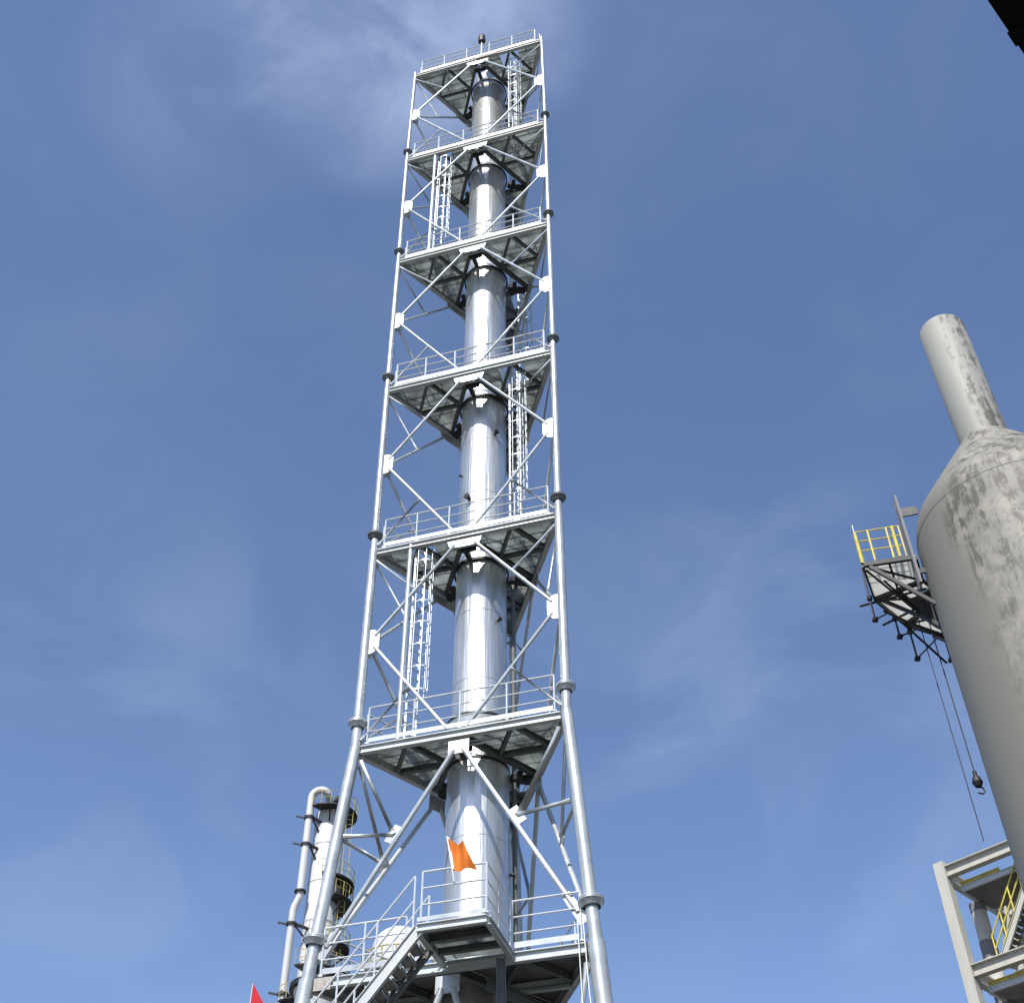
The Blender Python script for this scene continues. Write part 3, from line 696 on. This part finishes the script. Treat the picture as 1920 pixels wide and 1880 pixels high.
# scaffold tubes hanging below the deck
for (a, r, L_) in ((math.radians(150), Ro+.04, 1.0), (math.radians(133), Ro-.1, .9), (math.radians(122), Ro+.04, 1.2), (math.radians(108), Ro-.2, 1.1)):
    bm = NB(); tube(bm, AP(r, a, .9), AP(r, a, -L_), .028, 6); obox(bm, AP(r, a, -L_+.05), V((1, 0, 0)), V((0, 1, 0)), UZ, .14, .14, .09)
    tube(bm, AP(r, a, -L_+.06), AP(r-.1, a-.2, -.25), .025, 6)
    obox(bm, AP(r, a, -.2), V((1, 0, 0)), V((0, 1, 0)), UZ, .12, .12, .12)
    obj('scaffold_tube', bm, M['dark'], vp)
for (a, r, dz, a2, r2, dz2) in ((165, Ro-.1, -.1, 140, RV+.3, -1.3), (150, Ro+.35, -.35, 150, RV+.1, -.5), (140, Ro-.05, -.2, 118, RV+.2, -1.6), (127, Ro-.1, -.2, 112, Ro-.3, -1.3), (112, Ro-.1, -.2, 126, RV+.2, -1.7), (158, Ro-.5, -.2, 128, RV+.5, -.9), (133, Ro+.3, -.2, 133, RV+.1, -.3)):
    bm = NB(); tube(bm, AP(r, math.radians(a), dz), AP(r2, math.radians(a2), dz2), .035, 6); obj('scaffold_tube', bm, M['dark'], vp)
# dark sloped box between deck and shell
bm = NB(); lathe(bm, VX, VY, [(RV+.02, zp-1.5), (RV+.55, zp-.9), (RV+.8, zp-.2), (RV+.02, zp-.2)], 12, math.radians(104), math.radians(140)); obj('dark_box', bm, M['dark'], vp, False)
def rim_pt(t):
    t = t*3; k = min(2, int(t)); a_, b_ = AP(Ro-.03, A1+(A0-A1)*k/3, .03), AP(Ro-.03, A1+(A0-A1)*(k+1)/3, .03)
    return a_.lerp(b_, t-k)
bm = NB()
edge = [AP(Ri+.25, A1, .03), AP(Ro-.03, A1, .03)]
for q in range(1, 10): edge.append(rim_pt(q/9))
for a_, b_ in zip(edge, edge[1:]):
    for h in (.4, .75, 1.1): tube(bm, a_+UZ*h, b_+UZ*h, .02, 6)
for p in edge[1:]: tube(bm, p, p+UZ*1.1, .028, 6)
for u in (.0, .28, .70): 
    p = edge[0]+(edge[1]-edge[0])*u; tube(bm, p, p+UZ*1.1, .03 if u else .024, 6)
obj('railing', bm, M['yellow'], vp)
bm = NB(); p = AP(Ro-.03, A1, .0); bar(bm, p+UZ*.0, p+UZ*1.12, .07, .07); p = edge[0]+(edge[1]-edge[0])*.15; bar(bm, p, p+UZ*1.12, .07, .07); obj('corner_post', bm, M['yellow'], vp, False)
bm = NB(); p = AP(Ro-.03, A1, 1.1); tube(bm, p, p+UZ*.3, .012, 6); obj('whip_rod', bm, M['rail'], vp)
# ladder beside the platform
la = math.radians(166.5); top = at_z(1697, 948, zp+2.6)
bm = NB(); rl = RV+.22
for da in (-.05, .05): bar(bm, AP(rl, la+da, -1.0), AP(rl, la+da, 2.15), .09, .07)
z = -.9
while z < 2.1: tube(bm, AP(rl, la-.05, z), AP(rl, la+.05, z), .016, 6); z += .3
obj('ladder', bm, M['band'], ves, False)
bm = NB(); bar(bm, AP(RV-.3, la-.05, 1.75), AP(rl-.05, la-.05, 1.75), .05, .3); obj('ladder_bracket', bm, M['dark'], ves, False)
bm = NB(); bar(bm, AP(RV-.02, la+.04, -.6), AP(rl-.05, la+.04, -.6), .05, .16); obj('ladder_bracket', bm, M['dark'], ves, False)

# hoist ropes
p0, p1 = at_dist(1758, 1226, 28.6), at_dist(1827, 1447, 28.6)
hr = thing('hoist_hook', 'dark hook block hanging on a thin rope beside the grey vessel', 'hook', (p1.x, p1.y, p1.z-.6))
bm = NB(); tube(bm, V((p1.x, p1.y, zp-.5)), p1, .016, 6); obj('rope', bm, M['dark'], hr)
bm = NB(); tube(bm, p1+UZ*.02, p1-UZ*.10, .05, 10); lathe(bm, p1.x, p1.y, [(0, p1.z-.42), (.08, p1.z-.40), (.13, p1.z-.29), (.10, p1.z-.17), (.04, p1.z-.09), (0, p1.z-.09)], 16, closed=False); obj('pulley_block', bm, M['dark'], hr)
bm = NB(); polytube(bm, [p1+V((.0, 0, -.4)), p1+V((.09, 0, -.44)), p1+V((.12, 0, -.53)), p1+V((.05, 0, -.6)), p1+V((-.06, 0, -.57))], .022, 8); obj('hook', bm, M['dark'], hr)
p2 = at_dist(1748, 1250, 28.9)
tl_ = thing('tag_line', 'long thin dark rope hanging straight down left of the hook block', 'rope', (p2.x, p2.y, 0))
bm = NB(); tube(bm, V((p2.x, p2.y, at_dist(1826, 1580, 28.9).z)), V((p2.x, p2.y, zp-.5)), .013, 6); obj('rope', bm, M['dark'], tl_)

# ------------------------------------------------------------------ frame structure with stairs at the lower right
DS = 52.
q0 = at_dist(1765, 1628, DS); z1 = q0.z; q1 = at_dist(1819, 1812, DS); z2 = q1.z; z3 = z2-(z1-z2)
e_ = at_z(1868, 1586, z1); sx_ = V((e_.x-q0.x, e_.y-q0.y, 0)).normalized()
if sx_.length < .5: sx_ = V((.95, -.3, 0)).normalized()
sy_ = V((-sx_.y, sx_.x, 0))
fr = thing('stair_frame', 'pale open frame with yellow railed stairs at the lower right', 'frame', (q0.x, q0.y, 0))
FP = lambda u, w, z: V((q0.x, q0.y, 0))+sx_*u+sy_*w+UZ*z
WD, DPT = 6.5, 5.0
for u, w in ((0, 0), (WD, 0), (0, DPT), (WD, DPT)):
    bm = NB(); obox(bm, FP(u, w, (z1+.2)/2), sx_, sy_, UZ, .46, .46, z1+.2); obj('post', bm, M['concrete'], fr, False)
for z in (z1, z2, z3):
    for a, b in ((FP(.24, 0, z), FP(WD-.24, 0, z)), (FP(.24, DPT, z), FP(WD-.24, DPT, z)), (FP(0, .24, z), FP(0, DPT-.24, z)), (FP(WD, .24, z), FP(WD, DPT-.24, z))):
        bm = NB(); ibeam(bm, a, b, .34, .5, .04); obj('beam', bm, M['concrete'], fr, False)
    dz = .75
    bm = NB(); prism(bm, [FP(.4, .7, 0), FP(2.9, .7, 0), FP(2.9, 3.2, 0), FP(.4, 3.2, 0)], z-dz-.12, z-dz)
    obj('deck', bm, M['plate'], fr, False)
    bm = NB(); prism(bm, [FP(3.2, .6, 0), FP(WD-.3, .6, 0), FP(WD-.3, DPT-.3, 0), FP(1.2, DPT-.3, 0), FP(1.2, 3.4, 0), FP(3.2, 3.4, 0)], z-1.75, z-1.6)
    obj('deck', bm, M['dark'], fr, False)
    bm = NB(); ibeam(bm, FP(.35, .62, z-dz+.03), FP(3.0, .62, z-dz+.03), .12, .24); ibeam(bm, FP(3.0, .7, z-dz+.03), FP(3.0, 3.3, z-dz+.03), .12, .24); ibeam(bm, FP(.33, .7, z-dz+.03), FP(.33, 3.3, z-dz+.03), .12, .24); obj('deck_beam', bm, M['rail'], fr, False)
    railing([FP(.4, 3.2, z-dz), FP(2.9, 3.2, z-dz), FP(2.9, .8, z-dz)], fr, M['yellow'], r=.035, spacing=.8)
    bm = NB(); bar(bm, FP(.4, .58, z-dz+.12), FP(2.2, .58, z-dz+.12), .014, .16); obj('kick_plate', bm, M['yellow'], fr, False)
for z in (z1, z2):
    h = (z1-z2)
    for w in (.55, 1.45):
        bm = NB(); ibeam(bm, FP(1.1, w, z-h+.05), FP(3.5, w, z-.9), .1, .26); obj('stringer', bm, M['concrete'], fr, False)
        bm = NB(); a, b = FP(1.1, w, z-h+.05), FP(3.5, w, z-.9)
        for hh in (.5, 1.05): tube(bm, a+UZ*hh, b+UZ*hh, .034, 6)
        for q in range(5): p = a+(b-a)*q/4; tube(bm, p, p+UZ*1.05, .034, 6)
        obj('railing', bm, M['yellow'], fr)
    n = 16
    for q in range(1, n):
        p = FP(1.1+2.4*q/n, 1.0, z-h+(h-.95)*q/n); bm = NB(); obox(bm, p, sx_, sy_, UZ, .24, .78, .04); obj('tread', bm, M['joist'], fr, False)
# banded riser
pr_ = at_dist(1833, 1700, DS+1.9); bm = NB()
rs = thing('banded_riser', 'thick vertical riser with grey and beige bands inside the stair frame', 'riser', (pr_.x, pr_.y, 0))
z = 0.; k = 0; zi = z2-1.2
lv = [0, z3-.2, z3+.6, z2-1.5, z2-.2, z2+1.0, z2+1.7, z2+3.0, z1-.9]
for a, b in zip(lv, lv[1:]):
    bm = NB(); tube(bm, V((pr_.x, pr_.y, a)), V((pr_.x, pr_.y, b)), .34 if k % 2 else .32, 20); obj('band' if k % 2 else 'riser_section', bm, M['beige'] if k % 2 == 0 else M['band'], rs); k += 1

# ------------------------------------------------------------------ dark eave in the top right corner
zc_ = EYE+5.0
k0, k1 = at_z(1843, -12, zc_), at_z(1924, 108, zc_)
d = (k1-k0).normalized(); n_ = V((d.y, -d.x, 0))
if n_.dot(V((1, 0, 0))) < 0: n_ = -n_
ev = thing('dark_eave', 'black eave corner of a near roof cutting the top right of the sky', 'eave', (k1.x, k1.y, zc_))
bm = NB(); prism(bm, [k0-d*2.5, k1+d*2.5, k1+d*2.5+n_*3, k0-d*2.5+n_*3], zc_, zc_+.12); obj('roof_panel', bm, M['black'], ev, False)
bm = NB(); nk = at_z(1898, 68, zc_); obox(bm, nk+n_*.02-UZ*.02, d, n_, UZ, .05, .06, .05); obj('gutter_clip', bm, M['black'], ev, False)

# white ropes hanging at the right end of the base platform
rp = C[6][1]-EX*.35+NF*.14
rt = thing('hanging_ropes', 'thin white ropes hanging from the right end of the base platform', 'rope', (rp.x, rp.y, z7-6))
for dx, lean in ((0, .10), (.12, .22)):
    bm = NB(); a = rp+EX*dx+UZ*.5; polytube(bm, [a, a-UZ*1.6+EX*lean*.3, a-UZ*3.6+EX*lean, a-UZ*6.5+EX*lean*1.8], .012, 6); obj('rope', bm, M['rope'], rt)

# ------------------------------------------------------------------ light: sun behind the camera on the left, blue sky with thin cloud
SUN_AZ, SUN_EL = math.radians(-110), math.radians(51)      # direction towards the sun, measured from +X
sd_ = V((math.cos(SUN_AZ)*math.cos(SUN_EL), math.sin(SUN_AZ)*math.cos(SUN_EL), math.sin(SUN_EL)))
sl = bpy.data.lights.new('sun', 'SUN'); sl.energy = 4.8; sl.angle = math.radians(.53); sl.color = (1, .965, .91)
so = bpy.data.objects.new('sun', sl); COL.objects.link(so); so.rotation_euler = sd_.to_track_quat('Z', 'Y').to_euler(); so.location = (0, -10, 80)
W = bpy.data.worlds.new('World'); S.world = W; W.use_nodes = True; nt = W.node_tree; N = nt.nodes; L = nt.links
bg = N['Background']
sky = N.new('ShaderNodeTexSky'); sky.sky_type = 'NISHITA'; sky.sun_disc = False; sky.sun_elevation = SUN_EL
sky.sun_rotation = math.atan2(sd_.x, sd_.y); sky.air_density = 1.0; sky.dust_density = .6; sky.ozone_density = 2.2; sky.altitude = 100
tc = N.new('ShaderNodeTexCoord')
def noise(scale, detail, rough, dist, stretch=(1, 1, 1), loc=(0, 0, 0), rot=(0, 0, 0)):
    mp = N.new('ShaderNodeMapping'); mp.inputs['Scale'].default_value = stretch; mp.inputs['Location'].default_value = loc; mp.inputs['Rotation'].default_value = rot
    L.new(tc.outputs['Generated'], mp.inputs['Vector'])
    n_ = N.new('ShaderNodeTexNoise'); n_.inputs['Scale'].default_value = scale; n_.inputs['Detail'].default_value = detail; n_.inputs['Roughness'].default_value = rough; n_.inputs['Distortion'].default_value = dist
    L.new(mp.outputs['Vector'], n_.inputs['Vector']); return n_.outputs['Fac']
def maprange(sock, a, b, c_, d_):
    r = N.new('ShaderNodeMapRange'); r.interpolation_type = 'SMOOTHSTEP'; L.new(sock, r.inputs['Value'])
    for k_, v_ in (('From Min', a), ('From Max', b), ('To Min', c_), ('To Max', d_)): r.inputs[k_].default_value = v_
    return r.outputs['Result']
def mth(op, a, b):
    q = N.new('ShaderNodeMath'); q.operation = op; q.use_clamp = op == 'ADD'
    for s_, v_ in zip(q.inputs, (a, b)):
        if isinstance(v_, (int, float)): s_.default_value = v_
        else: L.new(v_, s_)
    return q.outputs[0]
def patch(px, py, w_out, w_in):                      # soft patch of sky round one direction
    dp = N.new('ShaderNodeVectorMath'); dp.operation = 'DOT_PRODUCT'; L.new(tc.outputs['Generated'], dp.inputs[0]); dp.inputs[1].default_value = ray(px, py)
    return maprange(dp.outputs['Value'], math.cos(math.radians(w_out)), math.cos(math.radians(w_in)), 0, 1)
wisp = maprange(noise(5.5, 7, .55, .5, (1, 1, 1.6), (2.3, 1.1, .4), (0, .35, .2)), .42, .75, 0, 1)
fine = maprange(noise(8, 9, .6, .45, (1, 1, 1.3), (.3, 4.1, .9)), .35, .7, .25, 1)
veil = maprange(noise(2.6, 5, .5, .3, (1, 1, 1.5), (5.2, .7, 1.9)), .35, .75, 0, 1)
cl = mth('MULTIPLY', mth('ADD', mth('MULTIPLY', patch(710, 80, 7, .5), 1.), mth('MULTIPLY', patch(900, 20, 6, .5), .7)), fine)
cl = mth('MULTIPLY', cl, .46)
cl = mth('ADD', cl, mth('MULTIPLY', patch(420, 130, 7, .5), mth('MULTIPLY', fine, .14)))
cl = mth('ADD', cl, mth('MULTIPLY', wisp, .04))
cl = mth('ADD', cl, mth('MULTIPLY', veil, .04))
cl = mth('ADD', cl, mth('MULTIPLY', mth('MULTIPLY', patch(1500, 1330, 13, 2), wisp), .13))
cl = mth('ADD', cl, mth('MULTIPLY', mth('MULTIPLY', patch(200, 1500, 14, 2), wisp), .10))
mx = N.new('ShaderNodeMix'); mx.data_type = 'RGBA'; L.new(cl, mx.inputs['Factor']); wb = N.new('ShaderNodeMix'); wb.data_type = 'RGBA'; wb.blend_type = 'MULTIPLY'; wb.inputs['Factor'].default_value = 1; L.new(sky.outputs['Color'], wb.inputs['A']); wb.inputs['B'].default_value = (.95, .955, 1.045, 1); L.new(wb.outputs['Result'], mx.inputs['A']); mx.inputs['B'].default_value = (3.7, 4.4, 5.9, 1)
L.new(mx.outputs['Result'], bg.inputs['Color']); bg.inputs['Strength'].default_value = .125

vs = S.view_settings; S.display_settings.display_device = 'sRGB'
vs.view_transform = 'Standard'; vs.look = 'None'; vs.exposure = 0.45; vs.gamma = 1.0; vs.use_curve_mapping = False
S.render.engine = 'CYCLES'
